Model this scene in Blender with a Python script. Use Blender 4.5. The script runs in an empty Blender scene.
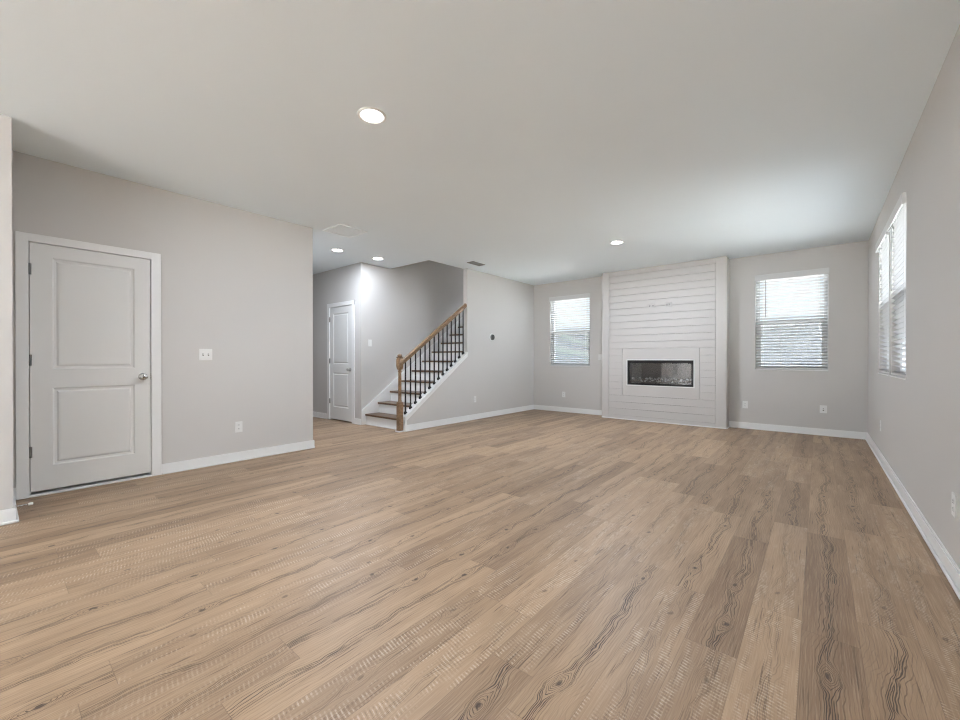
import bpy, bmesh, math, random
from mathutils import Vector
random.seed(7)
S = bpy.context.scene
COL = S.collection

# ------------------------------------------------------------------ camera, world, lights, exposure
CEIL = 2.74
XL, XR, YF = -4.854, 0.527, 7.72          # long left wall, right wall, far wall
XS, YS, YD = -4.199, 0.103, 2.583         # jog of the near left wall, end of the wall with the door
XB, YH = -5.92, 4.002                     # back wall of the stairs, hall wall with the closet door
YO, YE, XI = 4.655, 5.49, -4.945          # stairwell opening, end of the full-height stair wall, its inner face
YC, CX0, CX1 = 7.465, -3.155, -1.134      # shiplap chimney breast
YB, XH = -5.2, -9.0                       # wall behind the camera, far end of the hall

cam = bpy.data.objects.new('camera', bpy.data.cameras.new('camera'))
COL.objects.link(cam)
cam.location = (0, 0, 1.1082)
cam.rotation_euler = (math.pi / 2 - 0.004, 0, 0.6926)
cam.data.lens = 407.57 / 960 * 36
cam.data.sensor_width = 36
cam.data.shift_y = 0.73 / 960
cam.data.clip_start = 0.02
S.camera = cam

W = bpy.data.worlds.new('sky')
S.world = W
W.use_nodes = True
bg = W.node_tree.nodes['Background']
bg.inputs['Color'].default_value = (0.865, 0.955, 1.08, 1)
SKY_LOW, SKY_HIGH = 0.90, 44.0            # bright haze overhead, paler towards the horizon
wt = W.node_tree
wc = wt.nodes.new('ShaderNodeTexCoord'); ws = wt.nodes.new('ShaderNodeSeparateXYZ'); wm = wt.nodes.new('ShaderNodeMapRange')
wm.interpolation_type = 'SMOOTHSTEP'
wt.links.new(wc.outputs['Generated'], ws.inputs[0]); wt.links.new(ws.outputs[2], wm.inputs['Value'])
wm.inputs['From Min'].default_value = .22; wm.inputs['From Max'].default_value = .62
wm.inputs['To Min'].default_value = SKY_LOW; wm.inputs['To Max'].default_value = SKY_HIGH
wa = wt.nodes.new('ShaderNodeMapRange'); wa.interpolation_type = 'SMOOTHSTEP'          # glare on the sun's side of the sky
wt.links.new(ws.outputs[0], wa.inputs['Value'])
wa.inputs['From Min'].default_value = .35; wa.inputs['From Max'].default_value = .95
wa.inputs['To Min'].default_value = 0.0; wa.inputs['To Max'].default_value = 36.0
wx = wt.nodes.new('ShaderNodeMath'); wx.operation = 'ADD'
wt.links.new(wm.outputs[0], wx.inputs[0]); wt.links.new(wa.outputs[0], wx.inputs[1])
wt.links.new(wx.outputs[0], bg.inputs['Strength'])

def area_light(name, loc, rot, sx, sy, power, color=(1, 1, 1), portal=False, spread=180):
    d = bpy.data.lights.new(name, 'AREA')
    d.shape = 'RECTANGLE'; d.size = sx; d.size_y = sy; d.energy = power; d.color = color
    d.spread = math.radians(spread)
    if portal: d.cycles.is_portal = True
    o = bpy.data.objects.new(name, d); COL.objects.link(o)
    o.location = loc; o.rotation_euler = rot
    return o
H = math.pi / 2
SUN_E = 60.0
sd = bpy.data.lights.new('sun', 'SUN'); sd.energy = SUN_E; sd.angle = math.radians(2); sd.color = (.90, .97, 1.06)
so = bpy.data.objects.new('sun', sd); COL.objects.link(so)
so.rotation_euler = (0, math.radians(40), 0)     # high on the right-hand side of the house; the slats keep it off the floor
# portals for daylight through the windows and the opening added behind the camera
for i, (p, r, sx, sy) in enumerate([((-3.99, YF + .13, 1.69), (-H, 0, 0), .9, 1.45), ((-.325, YF + .13, 1.68), (-H, 0, 0), .9, 1.45),
                                    ((XR + .13, 6.01, 1.67), (0, H, 0), 1.45, .9), ((XR + .13, 5.03, 1.67), (0, H, 0), 1.45, .9),
                                    ((-1.22, YB - .13, 1.22), (H, 0, 0), 3.05, 2.4)]):
    area_light('window_daylight', p, r, sx, sy, 1, portal=True)

S.view_settings.view_transform = 'Standard'
S.view_settings.look = 'None'
S.view_settings.gamma = 1
S.view_settings.use_curve_mapping = False
S.view_settings.exposure = 0.40
S.cycles.use_denoising = True
S.cycles.denoising_prefilter = 'NONE'
S.cycles.filter_width = 1.15
S.cycles.max_bounces = 10
S.cycles.diffuse_bounces = 7
S.cycles.sample_clamp_indirect = 6

# ------------------------------------------------------------------ materials
class NT:
    """small helper around a material node tree"""
    def __init__(s, name):
        s.m = bpy.data.materials.new(name); s.m.use_nodes = True
        s.t = s.m.node_tree; s.b = s.t.nodes['Principled BSDF']
    def n(s, typ, **kw):
        x = s.t.nodes.new(typ)
        for k, v in kw.items(): setattr(x, k, v)
        return x
    def put(s, sock, v):
        if isinstance(v, bpy.types.NodeSocket): s.t.links.new(v, sock)
        else: sock.default_value = v
    def math(s, op, a, b=0.0, c=None):
        x = s.n('ShaderNodeMath', operation=op); s.put(x.inputs[0], a); s.put(x.inputs[1], b)
        if c is not None: s.put(x.inputs[2], c)
        return x.outputs[0]
    def step(s, v, lo, hi, t0=0.0, t1=1.0):
        x = s.n('ShaderNodeMapRange', interpolation_type='SMOOTHSTEP'); s.put(x.inputs['Value'], v)
        s.put(x.inputs['From Min'], lo); s.put(x.inputs['From Max'], hi); s.put(x.inputs['To Min'], t0); s.put(x.inputs['To Max'], t1)
        return x.outputs[0]
    def vec(s, x=0.0, y=0.0, z=0.0):
        v = s.n('ShaderNodeCombineXYZ'); s.put(v.inputs[0], x); s.put(v.inputs[1], y); s.put(v.inputs[2], z)
        return v.outputs[0]
    def noise(s, v, scale=1.0, detail=2.0, rough=0.5, dist=0.0):
        x = s.n('ShaderNodeTexNoise'); s.put(x.inputs['Vector'], v); x.inputs['Scale'].default_value = scale
        x.inputs['Detail'].default_value = detail; x.inputs['Roughness'].default_value = rough; x.inputs['Distortion'].default_value = dist
        return x.outputs['Fac']
    def mix(s, f, a, b, mode='MIX'):
        x = s.n('ShaderNodeMix', data_type='RGBA', blend_type=mode); s.put(x.inputs[0], f); s.put(x.inputs[6], a); s.put(x.inputs[7], b)
        return x.outputs[2]
    def coord(s): return s.n('ShaderNodeTexCoord').outputs['Object']
    def bump(s, h, strength, dist):
        x = s.n('ShaderNodeBump'); x.inputs['Strength'].default_value = strength; x.inputs['Distance'].default_value = dist
        s.put(x.inputs['Height'], h); s.put(s.b.inputs['Normal'], x.outputs[0])

def paint(name, rgb, rough=0.6, bump=0.08, scale=180, var=0.015, spec=0.3):
    t = NT(name); c = t.coord()
    n = t.noise(c, scale, 3)
    n2 = t.noise(c, 1.3, 2)
    lo = tuple(v * (1 - var) for v in rgb) + (1,); hi = tuple(min(1, v * (1 + var)) for v in rgb) + (1,)
    t.put(t.b.inputs['Base Color'], t.mix(n2, lo, hi))
    t.b.inputs['Roughness'].default_value = rough
    t.b.inputs['Specular IOR Level'].default_value = spec
    if bump: t.bump(n, bump, 0.002)
    return t.m

def metal(name, rgb, rough=0.3, metallic=1.0):
    t = NT(name); c = t.coord()
    n = t.noise(c, 90, 3)
    t.put(t.b.inputs['Base Color'], t.mix(n, tuple(v * .9 for v in rgb) + (1,), rgb + (1,)))
    t.put(t.b.inputs['Roughness'], t.step(n, 0, 1, rough * .8, rough * 1.2))
    t.b.inputs['Metallic'].default_value = metallic
    return t.m

def wood(name, dark, light, scale=1.0, rough=0.4, axis=(14, 3, 14)):
    t = NT(name); c = t.coord()
    mp = t.n('ShaderNodeMapping'); t.put(mp.inputs['Vector'], c); mp.inputs['Scale'].default_value = axis
    n = t.noise(mp.outputs[0], 4 * scale, 5, .6, .6)
    t.put(t.b.inputs['Base Color'], t.mix(t.step(n, .3, .7), dark + (1,), light + (1,)))
    t.b.inputs['Roughness'].default_value = rough
    t.bump(n, 0.1, 0.002)
    return t.m

def glass(name, tint=(1, 1, 1), alpha_rough=0.0, refl=0.06):
    t = NT(name); nt = t.t
    tr = t.n('ShaderNodeBsdfTransparent'); tr.inputs[0].default_value = tint + (1,)
    gl = t.n('ShaderNodeBsdfGlossy'); gl.inputs['Roughness'].default_value = alpha_rough
    fr = t.n('ShaderNodeFresnel'); fr.inputs['IOR'].default_value = 1.5
    mx = t.n('ShaderNodeMixShader')
    f = t.math('ADD', t.math('MULTIPLY', fr.outputs[0], .8), refl)
    t.put(mx.inputs[0], f); t.put(mx.inputs[1], tr.outputs[0]); t.put(mx.inputs[2], gl.outputs[0])
    t.put(nt.nodes['Material Output'].inputs['Surface'], mx.outputs[0])
    return t.m

def screen_mesh(name, cover=0.35, rgb=(.25, .25, .25)):
    t = NT(name)
    tr = t.n('ShaderNodeBsdfTransparent'); df = t.n('ShaderNodeBsdfDiffuse'); df.inputs[0].default_value = rgb + (1,)
    mx = t.n('ShaderNodeMixShader'); mx.inputs[0].default_value = cover
    t.put(mx.inputs[1], tr.outputs[0]); t.put(mx.inputs[2], df.outputs[0])
    t.put(t.t.nodes['Material Output'].inputs['Surface'], mx.outputs[0])
    return t.m

def emit(name, rgb, strength):
    t = NT(name)
    t.b.inputs['Base Color'].default_value = rgb + (1,)
    t.b.inputs['Emission Color'].default_value = rgb + (1,)
    t.b.inputs['Emission Strength'].default_value = strength
    return t.m

def plank_floor():
    t = NT('oak_plank_floor'); c = t.coord()
    sp = t.n('ShaderNodeSeparateXYZ'); t.put(sp.inputs[0], c)
    x, y = sp.outputs[0], sp.outputs[1]
    m = t.math
    PW, PL = 0.178, 1.22
    px = m('DIVIDE', m('ADD', x, .05), PW); row = m('FLOOR', px); fx = m('FRACT', px)
    wr = t.n('ShaderNodeTexWhiteNoise', noise_dimensions='1D'); t.put(wr.inputs['W'], row)
    py = m('ADD', m('DIVIDE', y, PL), m('MULTIPLY', wr.outputs['Value'], 7.31))
    colm = m('FLOOR', py); fy = m('FRACT', py)
    wn = t.n('ShaderNodeTexWhiteNoise', noise_dimensions='2D'); t.put(wn.inputs['Vector'], t.vec(row, colm))
    rs = t.n('ShaderNodeSeparateColor'); t.put(rs.inputs[0], wn.outputs['Color'])
    r1, r2, r3 = rs.outputs[0], rs.outputs[1], rs.outputs[2]
    a = m('MULTIPLY', m('SUBTRACT', fx, 0.5), PW)                      # metres across the plank
    b = m('MULTIPLY', fy, PL)                                          # metres along the plank
    bo = m('ADD', b, m('MULTIPLY', r1, 37.0))
    seed = m('MULTIPLY', r2, 91.0)
    sn = lambda fa, fb, det=2, ro=.5, k=0.0: m('SUBTRACT', t.noise(t.vec(m('MULTIPLY', a, fa) if fa else 0.0, m('MULTIPLY', bo, fb), m('ADD', seed, k)), 1, det, ro), .5)
    heart = m('ADD', m('MULTIPLY', sn(0, 1.7, 1), .15), m('MULTIPLY', sn(0, 7, 2, .5, 3.0), .035))
    d = m('SUBTRACT', a, heart)
    # one knot per 0.41 m of plank, on or near the heart line
    LK = PL / 3
    kk = m('DIVIDE', b, LK); ki = m('FLOOR', kk)
    kw = t.n('ShaderNodeTexWhiteNoise', noise_dimensions='2D'); t.put(kw.inputs['Vector'], t.vec(m('ADD', ki, seed), r1))
    ks = t.n('ShaderNodeSeparateColor'); t.put(ks.inputs[0], kw.outputs['Color'])
    db = m('MULTIPLY', m('SUBTRACT', m('FRACT', kk), m('MULTIPLY_ADD', ks.outputs[0], .36, .32)), LK)
    da = m('ADD', d, m('MULTIPLY', m('SUBTRACT', ks.outputs[1], .5), .03))
    jit = m('MULTIPLY', sn(38, 22, 2), .022)
    e2 = m('ADD', m('POWER', m('ADD', da, jit), 2.0), m('POWER', m('MULTIPLY', m('ADD', db, jit), .55), 2.0))
    kd = m('SQRT', e2)
    has = t.step(ks.outputs[2], .44, .48)
    bump = m('MULTIPLY', m('POWER', 2.718, m('MULTIPLY', e2, -1 / .030 ** 2)), m('MULTIPLY', has, .058))
    wob = m('ADD', m('MULTIPLY', sn(14, 3.2, 2), .042), m('MULTIPLY', sn(55, 20, 2, .5, 7.0), .0055))
    F = m('SUBTRACT', m('ADD', m('ABSOLUTE', d), wob), bump)
    rings = m('SINE', m('MULTIPLY', F, 2 * math.pi / .0125))
    line = t.step(rings, .58, .95)
    near = t.step(F, .008, .050, 1.0, .05)
    brk = t.step(sn(40, 7, 3, .6, 11.0), -.22, .02)
    heavy = t.step(r3, .30, .48)
    fig = m('MULTIPLY', m('MULTIPLY', line, near), m('MULTIPLY', brk, m('MULTIPLY_ADD', heavy, .66, .30)))
    faint = m('MULTIPLY', m('MULTIPLY', line, m('SUBTRACT', 1.0, near)), m('MULTIPLY_ADD', heavy, .15, .05))
    knot = m('MULTIPLY', m('MULTIPLY', t.step(kd, .004, .012, 1.0, 0.0), has), m('MULTIPLY_ADD', heavy, .40, .55))
    crack = m('MULTIPLY', t.step(m('ABSOLUTE', m('SUBTRACT', F, .0095)), .0007, .0028, 1.0, 0.0),
              m('MULTIPLY', t.step(sn(30, 4.0, 3, .6, 17.0), -.10, .0), m('MULTIPLY_ADD', heavy, .55, .42)))
    fib = t.noise(t.vec(m('MULTIPLY', a, 330), m('MULTIPLY', bo, 5), seed), 1, 4, .65)
    blotch = t.noise(t.vec(m('MULTIPLY', a, 11), m('MULTIPLY', bo, 1.6), seed), 1, 3, .55)
    # band-saw marks across some planks
    sb = m('ADD', m('ADD', bo, m('MULTIPLY', a, .22)), m('MULTIPLY', sn(9, 5, 2, .5, 23.0), .02))
    comb = m('SINE', m('MULTIPLY', sb, 2 * math.pi / .0150))
    rag = sn(75, 28, 3, .6, 29.0)
    smask = m('MULTIPLY', t.step(r3, .50, .30), t.step(sn(24, 3.5, 3, .6, 31.0), -.04, .12))
    saw_l = m('MULTIPLY', t.step(m('ADD', comb, m('MULTIPLY', rag, 3.6)), .45, .95), smask)
    saw_d = m('MULTIPLY', t.step(m('ADD', comb, m('MULTIPLY', rag, 3.6)), -.55, -1.1), smask)
    tone = m('ADD', m('MULTIPLY', r1, .36), m('MULTIPLY', blotch, .64))
    base = t.mix(t.step(tone, .12, .85), FLOOR_LO, FLOOR_HI)
    base = t.mix(m('MULTIPLY', t.step(fib, .45, .72), .34), base, (.58, .45, .33, 1))
    base = t.mix(m('MULTIPLY', t.step(fib, .50, .28), .36), base, (.21, .14, .095, 1))
    pore = t.step(t.noise(t.vec(m('MULTIPLY', a, 120), m('MULTIPLY', bo, 3.4), m('ADD', seed, 41.0)), 1, 4, .65), .58, .64)
    pore = m('MULTIPLY', pore, t.step(sn(18, 2.2, 2, .5, 43.0), -.08, .12))
    base = t.mix(m('MULTIPLY', pore, .72), base, (.085, .052, .032, 1))
    base = t.mix(faint, base, (.17, .11, .07, 1))
    base = t.mix(m('MULTIPLY', saw_l, .48), base, (.68, .58, .47, 1))
    base = t.mix(m('MULTIPLY', saw_d, .42), base, (.15, .095, .06, 1))
    base = t.mix(m('MULTIPLY', fig, .95), base, (.055, .034, .022, 1))
    base = t.mix(m('MULTIPLY', crack, .9), base, (.03, .02, .014, 1))
    base = t.mix(m('MULTIPLY', knot, .85), base, (.045, .028, .02, 1))
    ex = m('MULTIPLY', m('MINIMUM', fx, m('SUBTRACT', 1.0, fx)), PW)
    ey = m('MULTIPLY', m('MINIMUM', fy, m('SUBTRACT', 1.0, fy)), PL)
    seam = t.step(m('MINIMUM', ex, ey), .0004, .0018, 1.0, 0.0)
    base = t.mix(m('MULTIPLY', seam, .38), base, (.10, .065, .04, 1))
    t.put(t.b.inputs['Base Color'], base)
    t.put(t.b.inputs['Roughness'], m('ADD', m('MULTIPLY', fib, .14), .36))
    t.b.inputs['Specular IOR Level'].default_value = .36
    ht = m('SUBTRACT', m('MULTIPLY', fib, .3), m('ADD', m('MULTIPLY', seam, 1.0), m('MULTIPLY', fig, .4)))
    t.bump(ht, .25, .001)
    return t.m
FLOOR_LO, FLOOR_HI = (.205, .128, .076, 1), (.450, .310, .196, 1)

M = dict(
    wall=paint('greige_wall_paint', (.585, .568, .545)),
    ceil=paint('flat_ceiling_paint', (.84, .915, .955), .8, .12, 120),
    trim=paint('white_trim_enamel', (.80, .80, .785), .35, .02, 60, .01, .4),
    door=paint('white_door_enamel', (.74, .74, .72), .4, .03, 70, .01, .4),
    ship=paint('white_shiplap_paint', (.565, .545, .522), .45, .04, 80, .012, .35),
    plastic=paint('white_plastic', (.78, .78, .76), .35, 0, 60, .01, .4),
    slat=paint('white_faux_wood', (.56, .555, .55), .4, .02, 60, .01, .4),
    ring_grey=paint('light_grey_plastic', (.42, .41, .39), .5, 0),
    rail_white=paint('white_blind_rail', (.67, .67, .66), .4, .02, 60, .01, .4),
    vinyl=paint('white_window_vinyl', (.78, .79, .80), .4, .02, 60, .01, .4),
    dark=paint('dark_slot', (.02, .02, .02), .6, 0),
    black=paint('black_powder_coat', (.012, .012, .012), .4, .05, 200, .05),
    iron=paint('black_iron', (.014, .012, .011), .45, .05, 150, .05),
    nickel=metal('satin_nickel', (.55, .54, .52), .28),
    grille=paint('white_grille_enamel', (.90, .95, .97), .5, 0),
    hinge=metal('dark_nickel', (.20, .20, .195), .35),
    grey=metal('grey_grille_metal', (.22, .22, .21), .45, .5),
    rubber=paint('white_rubber', (.85, .85, .84), .5, 0),
    thermo=paint('dark_thermostat_glass', (.05, .045, .045), .15, 0, 60, .05, .6),
    tread=wood('stained_tread_oak', (.075, .040, .021), (.170, .096, .050), 1, .35),
    rail=wood('stained_rail_oak', (.150, .088, .044), (.300, .188, .104), 1.2, .4),
    floor=plank_floor(),
    pane=glass('window_glass', (.97, .985, .98), 0, .03),
    fireglass=glass('fireplace_glass', (.90, .90, .90), .01, .11),
    screen=screen_mesh('insect_screen', .38, (.30, .30, .31)),
    lens=emit('lit_lens', (1, .98, .94), 14),
    crystal=paint('pale_crystal', (.86, .85, .84), .15, 0, 60, .2, .6),
    stone=paint('dark_fire_stone', (.16, .13, .11), .6, .3, 40, .4),
    log=wood('charred_driftwood', (.05, .03, .02), (.30, .20, .13), 2, .7),
    ground=paint('pale_concrete', (.355, .325, .29), .9, .2, 4, .2),
)

# ------------------------------------------------------------------ mesh helpers
def B(): return bmesh.new()

def box(bm, lo, hi, bev=0.0, seg=1):
    r = bmesh.ops.create_cube(bm, size=1)
    vs = r['verts']
    for v in vs:
        v.co = Vector([(lo[i] + hi[i]) / 2 + v.co[i] * (hi[i] - lo[i]) for i in range(3)])
    if bev:
        es = list({e for v in vs for e in v.link_edges})
        bmesh.ops.bevel(bm, geom=es, offset=bev, segments=seg, affect='EDGES', profile=.5)
    return bm

class Fr:
    """a wall frame: u along the wall, v up, n out of the wall into the room"""
    def __init__(s, o, u, n): s.o, s.u, s.n, s.v = Vector(o), Vector(u), Vector(n), Vector((0, 0, 1))
    def p(s, u, v, n=0.0): return s.o + s.u * u + s.v * v + s.n * n
    def box(s, bm, u0, u1, v0, v1, n0, n1, bev=0.0, seg=1):
        a, b = s.p(u0, v0, n0), s.p(u1, v1, n1)
        return box(bm, [min(a[i], b[i]) for i in range(3)], [max(a[i], b[i]) for i in range(3)], bev, seg)
    def lathe(s, bm, u, v, prof, seg=24):
        """prof: (radius, n) pairs, axis = n"""
        rings = []
        for r, n in prof:
            rings.append([bm.verts.new(s.p(u + r * math.cos(k * math.tau / seg), v + r * math.sin(k * math.tau / seg), n)) for k in range(seg)])
        for i in range(len(rings) - 1):
            for k in range(seg):
                bm.faces.new([rings[i][k], rings[i][(k + 1) % seg], rings[i + 1][(k + 1) % seg], rings[i + 1][k]])
        if prof[0][0] > 1e-5: bm.faces.new(rings[0])
        if prof[-1][0] > 1e-5: bm.faces.new(rings[-1])
        return bm

def lathe_z(bm, cx, cy, prof, seg=24):
    rings = [[bm.verts.new((cx + r * math.cos(k * math.tau / seg), cy + r * math.sin(k * math.tau / seg), z)) for k in range(seg)] for r, z in prof]
    for i in range(len(rings) - 1):
        for k in range(seg):
            bm.faces.new([rings[i][k], rings[i][(k + 1) % seg], rings[i + 1][(k + 1) % seg], rings[i + 1][k]])
    bm.faces.new(rings[0]); bm.faces.new(rings[-1])
    return bm

def square_loft(bm, cx, cy, prof):
    """square section of half-width r at height z"""
    rings = [[bm.verts.new((cx + sx * r, cy + sy * r, z)) for sx, sy in ((-1, -1), (1, -1), (1, 1), (-1, 1))] for r, z in prof]
    for i in range(len(rings) - 1):
        for k in range(4):
            bm.faces.new([rings[i][k], rings[i][(k + 1) % 4], rings[i + 1][(k + 1) % 4], rings[i + 1][k]])
    bm.faces.new(rings[0]); bm.faces.new(rings[-1])
    return bm

def prism_x(bm, poly, x0, x1):
    """polygon in (y, z) extruded along x"""
    a = [bm.verts.new((x0, y, z)) for y, z in poly]; b = [bm.verts.new((x1, y, z)) for y, z in poly]
    bm.faces.new(a); bm.faces.new(b)
    n = len(poly)
    for i in range(n): bm.faces.new([a[i], a[(i + 1) % n], b[(i + 1) % n], b[i]])
    return bm

def tube(bm, pts, r, seg=10):
    rings = []
    for i, p in enumerate(pts):
        p = Vector(p)
        d = (Vector(pts[min(i + 1, len(pts) - 1)]) - Vector(pts[max(i - 1, 0)])).normalized()
        up = Vector((0, 0, 1)) if abs(d.z) < .9 else Vector((1, 0, 0))
        a = d.cross(up).normalized(); b = d.cross(a).normalized()
        rings.append([bm.verts.new(p + (a * math.cos(k * math.tau / seg) + b * math.sin(k * math.tau / seg)) * r) for k in range(seg)])
    for i in range(len(rings) - 1):
        for k in range(seg):
            bm.faces.new([rings[i][k], rings[i][(k + 1) % seg], rings[i + 1][(k + 1) % seg], rings[i + 1][k]])
    bm.faces.new(rings[0]); bm.faces.new(rings[-1])
    return bm

def root_of(o):
    while o.parent: o = o.parent
    return o

def obj(name, bm, mat, parent=None, smooth=False, origin=None, label=None):
    """link one mesh object; bm is in world metres"""
    bmesh.ops.recalc_face_normals(bm, faces=bm.faces[:])
    o0 = root_of(parent).location if parent else Vector(origin or (0, 0, 0))
    bmesh.ops.translate(bm, verts=bm.verts[:], vec=-o0)
    me = bpy.data.meshes.new(name); bm.to_mesh(me); bm.free()
    me.materials.append(mat)
    if smooth:
        me.polygons.foreach_set('use_smooth', [True] * len(me.polygons))
        try: me.set_sharp_from_angle(angle=math.radians(40))
        except Exception: pass
    o = bpy.data.objects.new(name, me); COL.objects.link(o)
    if parent: o.parent = parent
    else: o.location = o0
    if label: o['label'] = label
    return o

def tag(o, label, cat, group=None, kind=None):
    o['label'] = label; o['category'] = cat
    if group: o['group'] = group
    if kind: o['kind'] = kind
    return o

def thing(name, loc, label, cat, group=None, kind=None):
    o = bpy.data.objects.new(name, None); COL.objects.link(o)
    o.location = loc; o.empty_display_size = .05
    return tag(o, label, cat, group, kind)

def copy_tree(o, loc, parent=None):
    c = o.copy(); COL.objects.link(c)
    if parent: c.parent = parent
    else: c.location = loc
    for ch in list(o.children): copy_tree(ch, None, c)
    return c

# wall frames
FL = Fr((XL, 0, 0), (0, 1, 0), (1, 0, 0))        # u = Y
FF = Fr((0, YF, 0), (1, 0, 0), (0, -1, 0))       # u = X
FR = Fr((XR, 0, 0), (0, 1, 0), (-1, 0, 0))       # u = Y
FH = Fr((0, YH, 0), (1, 0, 0), (0, -1, 0))       # u = X
FB = Fr((XB, 0, 0), (0, 1, 0), (1, 0, 0))        # u = Y, stair back wall
FC = Fr((0, YC, 0), (1, 0, 0), (0, -1, 0))       # chimney breast face
T = .14

# ------------------------------------------------------------------ the setting
def struct(name, bm, mat, label, cat, smooth=False):
    return tag(obj(name, bm, mat, smooth=smooth), label, cat, kind='structure')

bm = B(); box(bm, (XH - .2, YB - .2, -.12), (XR + .2, YF + .2, 0))
struct('floor', bm, M['floor'], 'tan wood plank floor running from the camera to the fireplace wall', 'floor')
bm = B()
box(bm, (XI, YB - .2, CEIL), (XR + .2, YF + .2, CEIL + .3))
box(bm, (XH - .2, YB - .2, CEIL), (XI, YO - .02, CEIL + .3))
box(bm, (XH - .2, YO - .02, CEIL), (XB - .02, YF + .2, CEIL + .3))
struct('ceiling', bm, M['ceil'], 'flat pale grey ceiling with a stairwell opening', 'ceiling')

def holed(F, u0, u1, v1, holes, n0=-T, n1=0.0, back=None):
    """wall along u with rectangular openings (u0, u1, v0, v1); back: depth of a closing panel behind an opening"""
    bm = B(); cur = u0
    for a, b, c, d in sorted(holes):
        F.box(bm, cur, a, 0, v1, n0, n1)
        if c > 0: F.box(bm, a, b, 0, c, n0, n1)
        F.box(bm, a, b, d, v1, n0, n1)
        if back: F.box(bm, a, b, c, d, n0, n0 + back)
        cur = b
    F.box(bm, cur, u1, 0, v1, n0, n1)
    return bm

WIN_FAR = [(-4.448, -3.534, .955, 2.425), (-.764, .112, .935, 2.415)]
WIN_RIGHT = [(4.575, 5.492, .945, 2.405), (5.566, 6.462, .945, 2.405)]
D1 = (.200, .984, 0, 2.052)
D2 = (-6.905, -6.175, 0, 2.052)
struct('wall_far', holed(FF, XB - .2, XR + T, CEIL, WIN_FAR), M['wall'], 'grey far wall with two blind covered windows beside the shiplap fireplace', 'wall')
struct('wall_right', holed(FR, YB, YF, CEIL, WIN_RIGHT), M['wall'], 'long grey right wall with a pair of narrow windows', 'wall')
struct('wall_left', holed(FL, YS, YD, CEIL, [D1], back=.05), M['wall'], 'grey left wall with the large white two panel door', 'wall')
bm = B(); box(bm, (XL - T, YB, 0), (XS, YS, CEIL))
struct('wall_front', bm, M['wall'], 'short grey wall end at the left edge of the picture', 'wall')
bm = B(); box(bm, (XH, YD - T, 0), (XL - T, YD, CEIL))
struct('wall_hall_side', bm, M['wall'], 'hidden side wall of the hall behind the door wall', 'wall')
struct('wall_hall', holed(FH, XH, XB, CEIL, [D2], back=.05), M['wall'], 'grey hall wall with the narrow white closet door', 'wall')
bm = B(); box(bm, (XH - T, YD - T, 0), (XH, YH + T, CEIL))
struct('wall_hall_end', bm, M['wall'], 'far end wall of the hall', 'wall')
bm = B(); box(bm, (XB - T, YH + T, 0), (XB, YF, CEIL - .01)); box(bm, (XB - T, YO, CEIL - .01), (XB, YF, 5.4))
struct('wall_stair_back', bm, M['wall'], 'grey wall on the far side of the stairs rising into the stairwell', 'wall')
# upper stairwell
bm = B()
box(bm, (XB - T, YO - T, CEIL + .0005), (XI, YO, 5.4)); box(bm, (XI, YO - T, CEIL + .3), (XI + T, YF, 5.4))
box(bm, (XB - T, YF, CEIL + .3), (XI + T, YF + T, 5.4)); box(bm, (XB - T, YO - T, 5.4), (XI + T, YF + T, 5.5))
struct('wall_stairwell', bm, M['wall'], 'shaded walls of the stairwell above the ceiling', 'wall')
RUN, RISE = .256, .180
SL = RISE / RUN
zcap = lambda y: .268 + SL * (y - 4.111)          # top of the knee wall cap
bm = B()
box(bm, (XI, YE, 0), (XL, YF, CEIL))
prism_x(bm, [(4.05, 0), (YE, 0), (YE, zcap(YE) - .03), (4.05, zcap(4.05) - .03)], XI, XL)
struct('wall_stair', bm, M['wall'], 'grey wall beside the stairs, sloping down as a knee wall', 'wall')
# back wall with an opening added to brighten the room
PD = (-2.75, .3, .02, 2.42)
FBK = Fr((0, YB, 0), (1, 0, 0), (0, 1, 0))
struct('wall_back', holed(FBK, XL - T, XR + T, CEIL, [PD]), M['wall'], 'wall behind the camera with glazed doors', 'wall')
bm = B(); box(bm, (-40, -40, -.4), (40, 48, -.35))
struct('ground', bm, M['ground'], 'pale ground outside the windows', 'ground')

# baseboards with shoe moulding
BH = .098
def baseboard(name, F, runs, label):
    bm = B()
    for u0, u1 in runs:
        F.box(bm, u0, u1, 0, BH - .012, 0, .013)
        F.box(bm, u0, u1, BH - .012, BH, 0, .0095)
        F.box(bm, u0, u1, 0, .018, .012, .026, .005)
    struct(name, bm, M['trim'], label, 'baseboard')
C1 = (.134, 1.055)      # door casing outer edges
C2 = (-6.978, -6.100)
baseboard('baseboard_left', FL, [(YS, C1[0]), (C1[1], YD + .013)], 'white baseboard under the wall with the large door')
bm = B()
fj = Fr((0, YS, 0), (1, 0, 0), (0, 1, 0)); ff = Fr((XS, 0, 0), (0, 1, 0), (1, 0, 0)); fe = Fr((0, YD, 0), (1, 0, 0), (0, 1, 0))
for F, a, b, e in ((fj, XL, XS, -.001), (ff, YB, YS + .013, .013)):
    F.box(bm, a, b, 0, BH - .012, 0, .013); F.box(bm, a, b - .0035 if e > 0 else b, BH - .012, BH, 0, .0095); F.box(bm, a, b + e, 0, .018, .0125, .026, .005)
struct('baseboard_front', bm, M['trim'], 'white baseboard round the wall end at the left edge', 'baseboard')
baseboard('baseboard_hall_side', fe, [(XH, XL - .0005)], 'white baseboard round the corner of the door wall')
baseboard('baseboard_hall', FH, [(XH, C2[0]), (C2[1], XB)], 'white baseboard beside the closet door')
baseboard('baseboard_stair', FL, [(4.05, YF)], 'white baseboard along the wall under the stairs')
baseboard('baseboard_far', FF, [(XL, CX0), (CX1, XR)], 'white baseboard under the two far windows')
baseboard('baseboard_right', FR, [(YB, YF)], 'white baseboard along the right wall')

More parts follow.
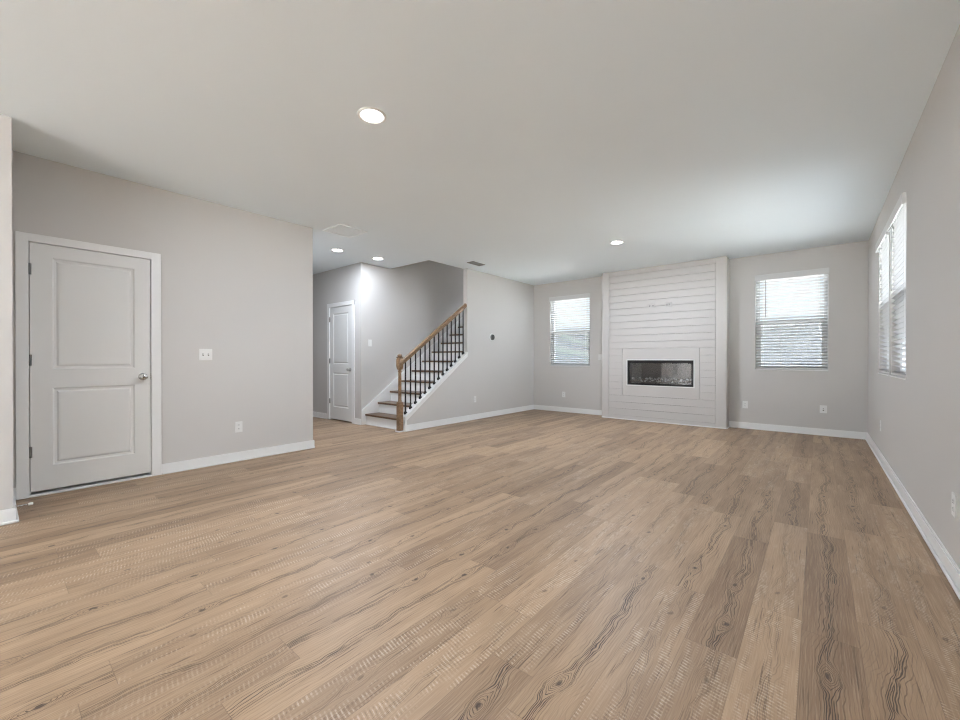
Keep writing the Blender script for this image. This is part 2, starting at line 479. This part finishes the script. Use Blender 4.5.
# ------------------------------------------------------------------ doors
def panel_door(F, u0, u1, v0, v1, panels, thick=.035):
    """door leaf: stiles and rails with moulded recessed panels, front at n = 0"""
    bm = B()
    us = sorted({u0, u1} | {p[0] for p in panels} | {p[1] for p in panels})
    vs = sorted({v0, v1} | {p[2] for p in panels} | {p[3] for p in panels})
    def quad(*c): bm.faces.new([bm.verts.new(F.p(*q)) for q in c])
    for i in range(len(us) - 1):
        for j in range(len(vs) - 1):
            a, b, c, d = us[i], us[i + 1], vs[j], vs[j + 1]
            if any(abs(p[0] - a) < 1e-6 and abs(p[2] - c) < 1e-6 for p in panels):
                rings = [(0, 0), (.010, -.009), (.024, -.011), (.036, -.003), (.045, -.002)]
                R = [[(a + o, c + o, n), (b - o, c + o, n), (b - o, d - o, n), (a + o, d - o, n)] for o, n in rings]
                for k in range(len(R) - 1):
                    for e in range(4): quad(R[k][e], R[k][(e + 1) % 4], R[k + 1][(e + 1) % 4], R[k + 1][e])
                quad(*R[-1])
            else: quad((a, c, 0), (b, c, 0), (b, d, 0), (a, d, 0))
    t = -thick
    quad((u0, v0, t), (u1, v0, t), (u1, v1, t), (u0, v1, t))
    quad((u0, v0, 0), (u1, v0, 0), (u1, v0, t), (u0, v0, t)); quad((u0, v1, 0), (u1, v1, 0), (u1, v1, t), (u0, v1, t))
    quad((u0, v0, 0), (u0, v1, 0), (u0, v1, t), (u0, v0, t)); quad((u1, v0, 0), (u1, v1, 0), (u1, v1, t), (u1, v0, t))
    bmesh.ops.remove_doubles(bm, verts=bm.verts[:], dist=1e-5)
    return bm

def door(name, F, D, C, leaf, panels, hinges, knob, label, sill=True):
    u0, u1, _, v1 = D
    r = thing(name, F.p((u0 + u1) / 2, 0, 0), label, 'door', kind='structure')
    bm = B()
    for a, b in ((C[0], u0 + .004), (u1 - .004, C[1])):
        F.box(bm, a, b, 0, C[2], 0, .016, .003); 
    F.box(bm, C[0], C[1], v1 - .004, C[2], 0, .0155, .003)
    obj('casing', bm, M['trim'], r)
    bm = B()
    F.box(bm, u0 - .001, u0 + .004, 0, v1, -.085, .002); F.box(bm, u1 - .004, u1 + .001, 0, v1, -.085, .002); F.box(bm, u0, u1, v1 - .004, v1 + .001, -.085, .002)
    for a, b in ((u0 + .004, u0 + .016), (u1 - .016, u1 - .004)): F.box(bm, a, b, 0, v1 - .004, -.075, -.040)
    F.box(bm, u0 + .004, u1 - .004, v1 - .016, v1 - .004, -.075, -.040)
    obj('jamb', bm, M['trim'], r)
    s = obj('door_leaf', panel_door(F, *leaf, panels), M['door'], r)
    if sill:
        bm = B(); F.box(bm, u0 + .004, u1 - .004, 0, .016, -.07, .022, .004); obj('threshold', bm, M['trim'], r, label='white threshold strip')
    for v in hinges:
        bm = B(); F.lathe  # knuckle barrel standing proud of the gap
        uh = leaf[0] - .002
        tube(bm, [F.p(uh, v - .045, .008), F.p(uh, v + .045, .008)], .0075)
        F.box(bm, uh - .0015, uh + .012, v - .044, v + .044, 0, .003)
        obj('hinge', bm, M['hinge'], r, True)
    ku, kv = knob
    bm = B(); F.lathe(bm, ku, kv, [(.033, 0), (.033, .004), (.029, .008), (.012, .010), (.011, .032), (.020, .038), (.0275, .050), (.0265, .062), (.017, .069), (.0, .071)], 28)
    k = obj('knob', bm, M['nickel'], r, True, label='satin nickel round knob')
    bm = B(); F.box(bm, leaf[1] - .001, leaf[1] + .006, kv - .03, kv + .03, -.02, .0035); obj('strike_plate', bm, M['nickel'], r)
    return r
door('door_1', FL, D1, (C1[0], C1[1], 2.113), (.2105, .9750, .040, 2.0440),
     [(.335, .860, 1.026, 1.940), (.335, .860, .235, .872)], (1.83, 1.10, .36), (.918, .945),
     'large white two panel door with satin knob in the left wall')
door('door_2', FH, D2, (C2[0], C2[1], 2.118), (-6.8965, -6.1835, .022, 2.0440),
     [(-6.788, -6.300, 1.020, 1.930), (-6.788, -6.300, .245, .865)], (1.83, 1.075, .345), (-6.243, .925),
     'narrow white two panel closet door in the hall beside the stairs', sill=False)

# ------------------------------------------------------------------ windows and blinds
def window(n, F, Wd, label):
    u0, u1, v0, v1 = Wd
    r = thing('window_%d' % n, F.p((u0 + u1) / 2, v0, -.1), label, 'window', kind='structure')
    bm = B()
    f = .028; a, b = -.135, -.07
    F.box(bm, u0, u0 + f, v0, v1, a, b, .003); F.box(bm, u1 - f, u1, v0, v1, a, b, .003)
    F.box(bm, u0 + f, u1 - f, v0, v0 + f, a, b, .003); F.box(bm, u0 + f, u1 - f, v1 - f, v1, a, b, .003)
    obj('window_frame', bm, M['vinyl'], r)
    vm = (v0 + v1) / 2 - .02
    def sash(name, lo, hi, w, n0, n1, mat='vinyl'):
        bm = B(); A, Z = u0 + f, u1 - f
        F.box(bm, A, A + w, lo, hi, n0, n1, .003); F.box(bm, Z - w, Z, lo, hi, n0, n1, .003)
        F.box(bm, A + w, Z - w, lo, lo + .042, n0, n1, .003); F.box(bm, A + w, Z - w, hi - .042, hi, n0, n1, .003)
        s = obj(name, bm, M[mat], r)
        bm = B(); F.box(bm, A + w, Z - w, lo + .042, hi - .042, (n0 + n1) / 2 - .003, (n0 + n1) / 2 + .003); obj('pane', bm, M['pane'], s)
    sash('lower_sash', v0 + f, vm + .03, .045, -.095, -.072)
    sash('upper_sash', vm - .015, v1 - f, .024, -.122, -.099)
    bm = B(); F.box(bm, u0 + f, u1 - f, v0 + f, vm + .01, -.1335, -.1325); obj('insect_screen', bm, M['screen'], r)
    bm = B(); F.box(bm, u0, u1, v0 - .001, v0 + .012, -.07, .004, .003); obj('window_sill', bm, M['trim'], r)
    return r

def blind(F, Wd, label, wand_u, tilt=24.0, reach=.0):
    u0, u1, v0, v1 = Wd
    r = thing('window_blind', F.p((u0 + u1) / 2, v0 + .02, -.03), label, 'blind', 'white slatted window blinds')
    g = .008
    bm = B(); F.box(bm, u0 - .008, u1 + .008, v1 - .083, v1 + .006, .018, .028, .004)
    for a, b in ((u0 - .008, u0 - .0005), (u1 + .0005, u1 + .008)): F.box(bm, a, b, v1 - .083, v1 + .006, .0015, .019)
    obj('valance', bm, M['rail_white'], r)
    bm = B(); F.box(bm, u0 + g, u1 - g, v1 - .045, v1 - .002, -.055, -.002); obj('headrail', bm, M['rail_white'], r)
    bm = B()
    top, bot = v1 - .062, v0 + .052
    n = round((top - bot) / .0445)
    t = math.radians(tilt)
    w, th = .0255, .0013
    cn = -.030
    for i in range(n + 1):
        z = top - (top - bot) * i / n
        pts = []
        for k in range(7):                                   # gently crowned section
            q = -1 + 2 * k / 6
            pts.append((q * w * math.cos(t), q * w * math.sin(t) + .0022 * (1 - q * q)))
        A = []
        for u in (u0 + g, u1 - g):
            A.append([[bm.verts.new(F.p(u, z + dz + s * th, cn + dn)) for dn, dz in pts] for s in (1, -1)])
        for k in range(6):
            bm.faces.new([A[0][0][k], A[0][0][k + 1], A[1][0][k + 1], A[1][0][k]])
            bm.faces.new([A[0][1][k], A[0][1][k + 1], A[1][1][k + 1], A[1][1][k]])
        for k in (0, 6): bm.faces.new([A[0][0][k], A[1][0][k], A[1][1][k], A[0][1][k]])
        for e in (0, 1): bm.faces.new(A[e][0] + A[e][1][::-1])
    obj('slats', bm, M['slat'], r)
    bm = B(); F.box(bm, u0 + g, u1 - g, v0 + .018, v0 + .036, -.055, -.005, .003); obj('bottom_rail', bm, M['rail_white'], r)
    for u in (u0 + .10, u1 - .10):
        bm = B()
        for nn in (-.0575, -.0025): F.box(bm, u - .0012, u + .0012, v0 + .03, v1 - .05, nn - .0008, nn + .0008)
        obj('ladder_cord', bm, M['plastic'], r)
    bm = B(); tube(bm, [F.p(wand_u, v1 - .07, .004), F.p(wand_u, v1 - .66, .004)], .0045, 8); obj('tilt_wand', bm, M['grey'], r, True)
    return r

window(1, FF, WIN_FAR[0], 'white sash window between the corner and the shiplap fireplace')
window(2, FF, WIN_FAR[1], 'white sash window to the right of the shiplap fireplace')
window(3, FR, WIN_RIGHT[0], 'nearer white sash window of the pair in the right wall')
window(4, FR, WIN_RIGHT[1], 'farther white sash window of the pair in the right wall')
blind(FF, WIN_FAR[0], 'white slatted blind over the window left of the fireplace', -4.34)
blind(FF, WIN_FAR[1], 'white slatted blind over the window right of the fireplace', -.63)
blind(FR, WIN_RIGHT[0], 'white slatted blind on the nearer window of the right wall pair', 5.38)
blind(FR, WIN_RIGHT[1], 'white slatted blind on the farther window of the right wall pair', 6.36)

# ------------------------------------------------------------------ chimney breast and fireplace
FIRE = (-2.686, -1.590, .643, 1.087)
SUR = (-2.778, -1.502, .560, 1.232)
r = thing('wall_chimney', (-2.14, YC + .12, 0), 'white horizontal shiplap chimney breast holding the linear fireplace', 'wall', kind='structure')
bm = B()
f0, f1, f2, f3 = FIRE
core = -.020
FC.box(bm, CX0, f0, 0, CEIL, -(YF - YC), core); FC.box(bm, f1, CX1, 0, CEIL, -(YF - YC), core)
FC.box(bm, f0, f1, 0, f2, -(YF - YC), core); FC.box(bm, f0, f1, f3, CEIL, -(YF - YC), core)
obj('chase', bm, M['ship'], r)
bm = B()
L0, L1 = CX0 + .119, CX1 - .136
zs = [0.0] + [.074 + .1225 * k for k in range(22)] + [CEIL]
for z0, z1 in zip(zs[:-1], zs[1:]):
    spans = [(L0, L1)]
    a, b = z0 + .0022, z1 - .0022
    if z1 > SUR[2] and z0 < SUR[3]:
        if z0 < SUR[2]: # board notched over the surround
            FC.box(bm, SUR[0], SUR[1], a, SUR[2], core, -.002)
        if z1 > SUR[3]: FC.box(bm, SUR[0], SUR[1], SUR[3], b, core, -.002)
        spans = [(L0, SUR[0] - .002), (SUR[1] + .002, L1)]
    for p, q in spans:
        if b - a > .005: FC.box(bm, p + .001, q - .001, a, b, core, -.002, .0015)
obj('shiplap', bm, M['ship'], r)
for a, b in ((CX0, L0 - .001), (L1 + .001, CX1)):
    bm = B(); FC.box(bm, a, b, 0, CEIL, core, .004, .002); obj('corner_board', bm, M['ship'], r)
for a, b in ((CX0 - .018, CX0), (CX1, CX1 + .018)):
    bm = B(); FC.box(bm, a, b, 0, CEIL, -(YF - YC) + .0, .004, .002); obj('side_board', bm, M['ship'], r)
bm = B()
FC.box(bm, CX0 - .018, CX1 + .018, 0, .018, .003, .018, .004)
box(bm, (CX1 + .017, YC, 0), (CX1 + .033, YF, .018), .004)
obj('shoe_moulding', bm, M['trim'], r)
bm = B()
FC.box(bm, SUR[0], f0 - .0, SUR[2], SUR[3], core, 0); FC.box(bm, f1, SUR[1], SUR[2], SUR[3], core, 0)
FC.box(bm, f0, f1, SUR[2], f2, core, 0); FC.box(bm, f0, f1, f3, SUR[3], core, 0)
obj('flat_surround', bm, M['ship'], r)

r = thing('electric_fireplace', (-2.138, YC + .05, f2), 'long black linear fireplace with crystal bed set in the shiplap', 'fireplace')
bm = B()
for a, b, c, d in ((f0 - .016, f0, f2 - .016, f3 + .016), (f1, f1 + .016, f2 - .016, f3 + .016), (f0, f1, f2 - .016, f2), (f0, f1, f3, f3 + .016)):
    FC.box(bm, a, b, c, d, -.01, .008, .002)
obj('outer_trim', bm, M['trim'], r, label='thin white edge trim')
bm = B(); e = .034
for a, b, c, d in ((f0, f0 + e, f2, f3), (f1 - e, f1, f2, f3), (f0 + e, f1 - e, f2, f2 + .032), (f0 + e, f1 - e, f3 - .052, f3)):
    FC.box(bm, a, b, c, d, -.03, .004, .002)
obj('black_frame', bm, M['black'], r)
bm = B()
FC.box(bm, f0, f1, f2, f3, -.2, -.19); FC.box(bm, f0, f0 + .01, f2, f3, -.19, -.03); FC.box(bm, f1 - .01, f1, f2, f3, -.19, -.03)
FC.box(bm, f0 + .01, f1 - .01, f2, f2 + .02, -.19, -.03); FC.box(bm, f0 + .01, f1 - .01, f3 - .02, f3, -.19, -.03)
obj('firebox', bm, M['black'], r)
bm = B(); FC.box(bm, f0 + e, f1 - e, f2 + .032, f3 - .052, -.022, -.017); obj('glass_front', bm, M['fireglass'], r)
def chunk(bm, c, s):
    res = bmesh.ops.create_icosphere(bm, subdivisions=1, radius=1)
    k = [random.uniform(.6, 1.2) for _ in range(3)]
    ang = random.uniform(0, 6.28)
    for v in res['verts']:
        j = 1 + random.uniform(-.25, .25)
        x, y, z = (v.co[i] * s * k[i] * j for i in range(3))
        v.co = Vector((c[0] + x * math.cos(ang) - y * math.sin(ang), c[1] + x * math.sin(ang) + y * math.cos(ang), c[2] + z))
bm = B()
for i in range(230):
    u = random.uniform(f0 + .04, f1 - .04); d = random.uniform(.042, .17)
    chunk(bm, FC.p(u, f2 + .030 + random.uniform(0, .075) * min(1, d / .09), -d), random.uniform(.012, .024))
o = obj('stone_bed', bm, M['stone'], r); o['kind'] = 'stuff'
bm = B()
for i in range(95):
    u = random.uniform(f0 + .04, f1 - .04); d = random.uniform(.042, .15)
    chunk(bm, FC.p(u, f2 + .062 + random.uniform(0, .065), -d), random.uniform(.012, .024))
o = obj('crystal_bed', bm, M['crystal'], r, label='pale glinting crystals'); o['kind'] = 'stuff'
for (u, du, d, z, rz) in ((-2.52, .13, .07, .075, .03), (-2.28, .17, .11, .07, -.02), (-1.98, .15, .08, .075, .025), (-1.72, .12, .10, .08, -.03)):
    bm = B(); tube(bm, [FC.p(u - du, f2 + z - rz, -d - .02), FC.p(u - du * .3, f2 + z + .008, -d), FC.p(u + du * .4, f2 + z, -d + .01), FC.p(u + du, f2 + z + rz, -d - .01)], .015, 9)
    obj('log', bm, M['log'], r, True)

# ------------------------------------------------------------------ stairs
r = thing('staircase', ((XB + XI) / 2, 4.1, 0), 'straight flight of brown wooden treads with white risers', 'staircase')
NST = 13
XT0, XT1 = XB + .022, XI - .002
for k in range(1, NST + 1):
    y = 4.063 + RUN * (k - 1); z = RISE * k
    bm = B(); box(bm, (XT0, y, z - .030), (XT1, y + RUN + .045, z), .006, 2); obj('tread', bm, M['tread'], r)
    bm = B(); box(bm, (XT0, y + .026, z - RISE + (.0 if k == 1 else .0005)), (XT1, y + .042, z - .031)); obj('riser', bm, M['trim'], r)
bm = B()
yl = 4.063 + RUN * NST
box(bm, (XT0, yl + .026, RISE * NST + .001), (XT1, yl + .042, RISE * (NST + 1) - .031))
box(bm, (XT0, yl, RISE * (NST + 1) - .03), (XT1, YF - .002, RISE * (NST + 1))); obj('landing', bm, M['tread'], r)
bm = B(); zk = lambda y: .245 + SL * (y - 4.004)
prism_x(bm, [(4.006, .001), (4.30, .001), (7.3, zk(7.3) - .30), (7.3, zk(7.3)), (4.006, zk(4.006))], XB + .001, XB + .018)
obj('skirt_board', bm, M['trim'], r)
bm = B(); box(bm, (XT0, 4.073, 0.0), (XI - .05, 4.0885, .016), .004); obj('shoe_moulding', bm, M['trim'], r)
bm = B()
y0, y1 = 4.045, YE
prism_x(bm, [(y0, zcap(y0) - .028), (y1, zcap(y1) - .028), (y1, zcap(y1)), (y0, zcap(y0))], XI - .018, XL + .020)
obj('knee_wall_cap', bm, M['trim'], r)
bm = B()
prism_x(bm, [(y0, zcap(y0) - .082), (y1, zcap(y1) - .082), (y1, zcap(y1) - .029), (y0, zcap(y0) - .029)], XL + .0005, XL + .012)
box(bm, (XI, 4.036, 0), (XL + .012, 4.049, zcap(4.045) - .03)); box(bm, (XL + .0005, 4.036, BH), (XL + .012, 4.085, zcap(4.05) - .07))
obj('knee_wall_trim', bm, M['trim'], r)

NX, NY = -4.905, 3.998
r = thing('stair_railing', (NX, NY, 0), 'wooden handrail with newel post and black iron balusters on the knee wall', 'railing')
bm = B()
square_loft(bm, NX, NY, [(.036, .0), (.036, .43), (.034, .445), (.027, .46)])
lathe_z(bm, NX, NY, [(.027, .455), (.030, .47), (.026, .485), (.0265, .50), (.0235, .905), (.030, .915), (.030, .928), (.024, .935), (.027, .950)])
square_loft(bm, NX, NY, [(.029, .948), (.036, .985), (.038, 1.00), (.038, 1.105), (.034, 1.118)])
obj('newel_post', bm, M['rail'], r, True)
bm = B()
square_loft(bm, NX, NY, [(.030, 1.117), (.030, 1.127), (.041, 1.134), (.041, 1.142)])
lathe_z(bm, NX, NY, [(.028, 1.141), (.037, 1.150), (.037, 1.163), (.030, 1.178), (.015, 1.187), (.002, 1.189)])
obj('newel_cap', bm, M['rail'], r, True)
bm = B()
for a, b, c, d in ((NX - .052, NX + .05, NY - .052, NY - .0365), (NX + .037, NX + .05, NY - .036, NY + .036)): box(bm, (a, c, 0), (b, d, .02), .004)
obj('base_shoe', bm, M['trim'], r)
# handrail: moulded section swept up the slope
bm = B()
sec = [(-.018, -.064), (.018, -.064), (.020, -.040), (.027, -.032), (.031, -.018), (.026, -.004), (.012, .002), (-.012, .002), (-.026, -.004), (-.031, -.018), (-.027, -.032), (-.020, -.040)]
zr = lambda y: 1.140 + .697 * (y - 4.104)
K = math.sqrt(1 + .697 ** 2)
rings = []
for y in (NY + .036, YE - .012):
    rings.append([bm.verts.new((NX + a, y, zr(y) + c * K)) for a, c in sec])
for k in range(len(sec)): bm.faces.new([rings[0][k], rings[0][(k + 1) % len(sec)], rings[1][(k + 1) % len(sec)], rings[1][k]])
bm.faces.new(rings[0]); bm.faces.new(rings[1])
obj('handrail', bm, M['rail'], r, True)
bm = B(); Fr((0, YE, 0), (1, 0, 0), (0, -1, 0)).lathe(bm, NX + .003, zr(YE) - .036, [(.042, .0), (.042, .008), (.036, .014)], 20); obj('rosette', bm, M['rail'], r, True)
for k in range(14):
    y = 4.108 + .1022 * k
    bm = B(); box(bm, (NX - .0085, y - .0085, zcap(y) + .008), (NX + .0085, y + .0085, zr(y) - .066 * K + .004))
    b = obj('baluster', bm, M['iron'], r)
    bm = B()
    q = .019
    for dz0, dz1, hw in ((0.0, .018, q), (.018, .030, q * .62)):
        vs = [bm.verts.new((NX + sx * hw, y + sy * hw, zcap(y) + zz + (.006 if zz > .01 else 0) + (SL * sy * hw if zz < .01 else 0) + .0015)) for zz in (dz0, dz1) for sx, sy in ((-1, -1), (1, -1), (1, 1), (-1, 1))]
        bm.faces.new(vs[:4]); bm.faces.new(vs[4:])
        for i in range(4): bm.faces.new([vs[i], vs[(i + 1) % 4], vs[4 + (i + 1) % 4], vs[4 + i]])
    obj('baluster_shoe', bm, M['iron'], b)

# ------------------------------------------------------------------ electrical plates, thermostat, door stop
def plate(name, F, u, v, w, h, label, cat, kind, group=None):
    r = thing(name, F.p(u, v - h / 2, 0), label, cat, group)
    pm = M['ship'] if kind in ('wide', 'low') else M['plastic']
    bm = B(); F.box(bm, u - w / 2, u + w / 2, v - h / 2, v + h / 2, .0, .006, .0025, 2); obj('cover_plate', bm, pm, r)
    if kind == 'outlet':
        for s in (-1, 1):
            bm = B(); F.box(bm, u - .016, u + .016, v + s * .0195 - .0135, v + s * .0195 + .0135, .005, .0078, .003, 2); f = obj('receptacle', bm, M['plastic'], r)
            bm = B()
            for d, hh in ((-.0065, .0045), (.0065, .0036)): F.box(bm, u + d - .0012, u + d + .0012, v + s * .0195 - hh + .003, v + s * .0195 + hh + .003, .0072, .0081)
            F.lathe(bm, u, v + s * .0195 - .0075, [(.0024, .0072), (.0024, .0081)], 10)
            obj('slot', bm, M['dark'], f)
    elif kind == 'wide':
        for s in (-1, 1):
            bm = B(); F.box(bm, u + s * .0195 - .0135, u + s * .0195 + .0135, v - .016, v + .016, .005, .0078, .003, 2); f = obj('receptacle', bm, M['ring_grey'], r)
            bm = B()
            for d, hh in ((-.0065, .0045), (.0065, .0036)): F.box(bm, u + s * .0195 - hh, u + s * .0195 + hh, v + d - .0012, v + d + .0012, .0072, .0081)
            obj('slot', bm, M['dark'], f)
    elif kind == 'low':
        for s in (-1, 1):
            bm = B(); F.lathe(bm, u + s * .028, v, [(.013, .005), (.013, .0075), (.009, .0085), (.008, .003)], 18); f = obj('port', bm, M['ring_grey'], r, True)
            bm = B(); F.lathe(bm, u + s * .028, v, [(.0075, .0062), (.0075, .0088)], 14); obj('socket_hole', bm, M['grey'], f)
    elif kind in ('switch', 'double'):
        for d in ((0,) if kind == 'switch' else (-.0235, .0235)):
            if kind == 'switch':
                bm = B(); F.box(bm, u + d - .0165, u + d + .0165, v - .033, v + .033, .005, .009, .002); obj('rocker', bm, M['plastic'], r)
            else:
                bm = B(); F.box(bm, u + d - .006, u + d + .006, v - .013, v + .013, .005, .0072, .001); f = obj('toggle_slot', bm, M['grey'], r)
                bm = B(); F.box(bm, u + d - .0045, u + d + .0045, v - .002, v + .011, .006, .016, .002); obj('toggle', bm, M['plastic'], f)
    elif kind == 'coax':
        bm = B(); F.lathe(bm, u, v + .012, [(.007, .005), (.007, .010), (.0045, .010), (.0045, .016)], 14); obj('connector', bm, M['nickel'], r, True)
        bm = B(); F.box(bm, u - .008, u + .008, v - .024, v - .008, .005, .0075, .001); obj('jack', bm, M['grey'], r)
    return r
G = 'white wall outlets'
plate('wall_outlet', FL, 1.736, .371, .072, .116, 'white wall outlet low on the left wall beside the large door', 'outlet', 'outlet', G)
plate('light_switch', FL, 1.426, 1.155, .118, .116, 'white double toggle switch plate beside the large door', 'switch', 'double')
plate('wall_outlet', FL, 5.70, .372, .072, .116, 'white wall outlet under the slope of the stair wall', 'outlet', 'outlet', G)
plate('light_switch', FB, 4.175, 1.385, .072, .116, 'white rocker switch on the wall at the foot of the stairs', 'switch', 'switch')
plate('wall_outlet', FF, -4.115, .365, .072, .116, 'white wall outlet below the window left of the fireplace', 'outlet', 'outlet', G)
plate('light_switch', FF, -3.315, 1.145, .072, .116, 'white rocker switch between left window and shiplap', 'switch', 'switch')
plate('wall_outlet', FF, -.895, .381, .072, .116, 'white wall outlet beside the right edge of the shiplap fireplace', 'outlet', 'outlet', G)
plate('media_plate', FF, .060, .382, .082, .112, 'white media jack plate on far wall near the right corner', 'wall plate', 'coax')
plate('wall_outlet', FR, 6.19, .385, .072, .116, 'white wall outlet on the right wall under the farther window', 'outlet', 'outlet', G)
plate('wall_outlet', FR, 3.075, .380, .072, .116, 'white wall outlet on the right wall at the picture edge', 'outlet', 'outlet', G)
plate('cable_plate', FC, -2.265, 2.045, .116, .072, 'white cable port plate, left of the two above the fireplace', 'wall plate', 'low')
plate('television_outlet', FC, -1.987, 2.045, .116, .072, 'white sideways outlet, right of the two above the fireplace', 'outlet', 'wide')

r = thing('thermostat', FL.p(6.21, 1.53, 0), 'round dark thermostat on white ring on the stair wall', 'thermostat')
bm = B(); FL.lathe(bm, 6.21, 1.53, [(.076, 0), (.076, .004), (.072, .007)], 32); obj('wall_ring', bm, M['plastic'], r, True)
bm = B(); FL.lathe(bm, 6.21, 1.53, [(.052, .006), (.057, .010), (.057, .024), (.054, .028), (.048, .030)], 32); obj('dial', bm, M['hinge'], r, True)
bm = B(); FL.lathe(bm, 6.21, 1.53, [(.048, .029), (.048, .031)], 32); obj('display', bm, M['thermo'], r, True)

r = thing('door_stop', (-4.41, YS + .013, .055), 'thin rod door stop with white tip beside the large door', 'door stop')
DS = Fr((0, YS + .013, 0), (1, 0, 0), (0, 1, 0))
bm = B(); DS.lathe(bm, -4.41, .055, [(.012, 0), (.012, .004), (.005, .007), (.0042, .008), (.0042, .066)], 14); obj('rod', bm, M['nickel'], r, True)
bm = B(); DS.lathe(bm, -4.41, .055, [(.0085, .064), (.0095, .068), (.0095, .084), (.007, .088)], 14); obj('tip', bm, M['rubber'], r, True, label='white rubber tip')

# ------------------------------------------------------------------ ceiling fittings
def can(x, y, power):
    r = thing('recessed_light', (x, y, CEIL), '', 'ceiling light', 'recessed ceiling lights')
    bm = B()
    prof = [(.094, CEIL - .0005), (.093, CEIL - .006), (.084, CEIL - .010), (.073, CEIL - .006), (.072, CEIL - .001)]
    seg = 40
    rings = [[bm.verts.new((x + q * math.cos(k * math.tau / seg), y + q * math.sin(k * math.tau / seg), z)) for k in range(seg)] for q, z in prof]
    for i in range(len(rings)):
        j = (i + 1) % len(rings)
        for k in range(seg): bm.faces.new([rings[i][k], rings[i][(k + 1) % seg], rings[j][(k + 1) % seg], rings[j][k]])
    obj('trim_ring', bm, M['plastic'], r, True)
    bm = B(); lathe_z(bm, x, y, [(.0715, CEIL - .0055), (.0715, CEIL - .0008)], 40); obj('lens', bm, M['lens'], r)
    return r
def can_lamp(r, power):
    d = bpy.data.lights.new('recessed_lamp', 'AREA'); d.shape = 'DISK'; d.size = .13; d.energy = power; d.color = (.885, .97, 1.11)
    o = bpy.data.objects.new('recessed_lamp', d); COL.objects.link(o); o.parent = r; o.location = (0, 0, -.012)
c0 = can(-2.304, 1.644, 0)
c0['label'] = 'recessed ceiling light nearest the camera, large lit disc'
cans = [c0]
for x, y, lab in ((-5.537, 3.335, 'recessed ceiling light in the hall beside the square grille'), (-5.488, 4.028, 'recessed ceiling light just before the foot of the stairs'),
                  (-2.165, 5.604, 'recessed ceiling light in front of the shiplap fireplace')):
    c = copy_tree(c0, (x, y, CEIL)); c['label'] = lab; cans.append(c)
CAN_P = 2.3
for c, p in zip(cans, (14, 11, 1.9, 14)): can_lamp(c, p * CAN_P)

def grille(name, x0, x1, y0, y1, nb, along_x, rim, mat, back, label, cat, pitch=35):
    r = thing(name, ((x0 + x1) / 2, (y0 + y1) / 2, CEIL), label, cat)
    bm = B(); z0, z1 = CEIL - .010, CEIL - .0005
    box(bm, (x0, y0, z0), (x1, y0 + rim, z1), .002); box(bm, (x0, y1 - rim, z0), (x1, y1, z1), .002)
    box(bm, (x0, y0 + rim, z0), (x0 + rim, y1 - rim, z1), .002); box(bm, (x1 - rim, y0 + rim, z0), (x1, y1 - rim, z1), .002)
    obj('frame', bm, M[mat], r)
    bm = B(); box(bm, (x0 + rim, y0 + rim, CEIL - .0015), (x1 - rim, y1 - rim, CEIL - .0005)); obj('duct_opening', bm, M[back], r)
    bm = B(); a = math.radians(pitch)
    span = (y0 + rim, y1 - rim) if along_x else (x0 + rim, x1 - rim)
    for k in range(nb):
        m = span[0] + (span[1] - span[0]) * (k + .5) / nb
        hw = (span[1] - span[0]) / nb * .45
        dz = min(hw * math.tan(a), .0035)
        zc = CEIL - .0055
        if along_x: P = [(x0 + rim, m - hw, zc - dz), (x1 - rim, m - hw, zc - dz), (x1 - rim, m + hw, zc + dz), (x0 + rim, m + hw, zc + dz)]
        else: P = [(m - hw, y0 + rim, zc - dz), (m - hw, y1 - rim, zc - dz), (m + hw, y1 - rim, zc + dz), (m + hw, y0 + rim, zc + dz)]
        lo = [bm.verts.new(p) for p in P]; hi = [bm.verts.new((p[0], p[1], p[2] + .0009)) for p in P]
        bm.faces.new(lo); bm.faces.new(hi)
        for i in range(4): bm.faces.new([lo[i], lo[(i + 1) % 4], hi[(i + 1) % 4], hi[i]])
    obj('louvers', bm, M[mat], r)
    return r
grille('return_grille', -4.838, -4.440, 2.70, 3.105, 14, True, .028, 'grille', 'grille', 'square white return air grille on the ceiling by the hall', 'vent', 7)
grille('ceiling_register', -4.560, -4.420, 5.150, 5.470, 7, False, .014, 'grey', 'dark', 'small dark slotted register on the ceiling near the stairs', 'vent')

# frame in the unseen opening, added to let in more daylight
r = thing('window_5', (-1.22, YB, 0), 'glazed doors behind the camera', 'window', kind='structure')
bm = B(); a0, a1, b0, b1 = PD
for p, q, s, t in ((a0, a0 + .07, b0, b1), (a1 - .07, a1, b0, b1), ((a0 + a1) / 2 - .06, (a0 + a1) / 2 + .06, b0, b1), (a0, a1, b0, b0 + .09), (a0, a1, b1 - .07, b1)):
    FBK.box(bm, p, q, s, t, -.10, -.05, .003)
obj('window_frame', bm, M['vinyl'], r)
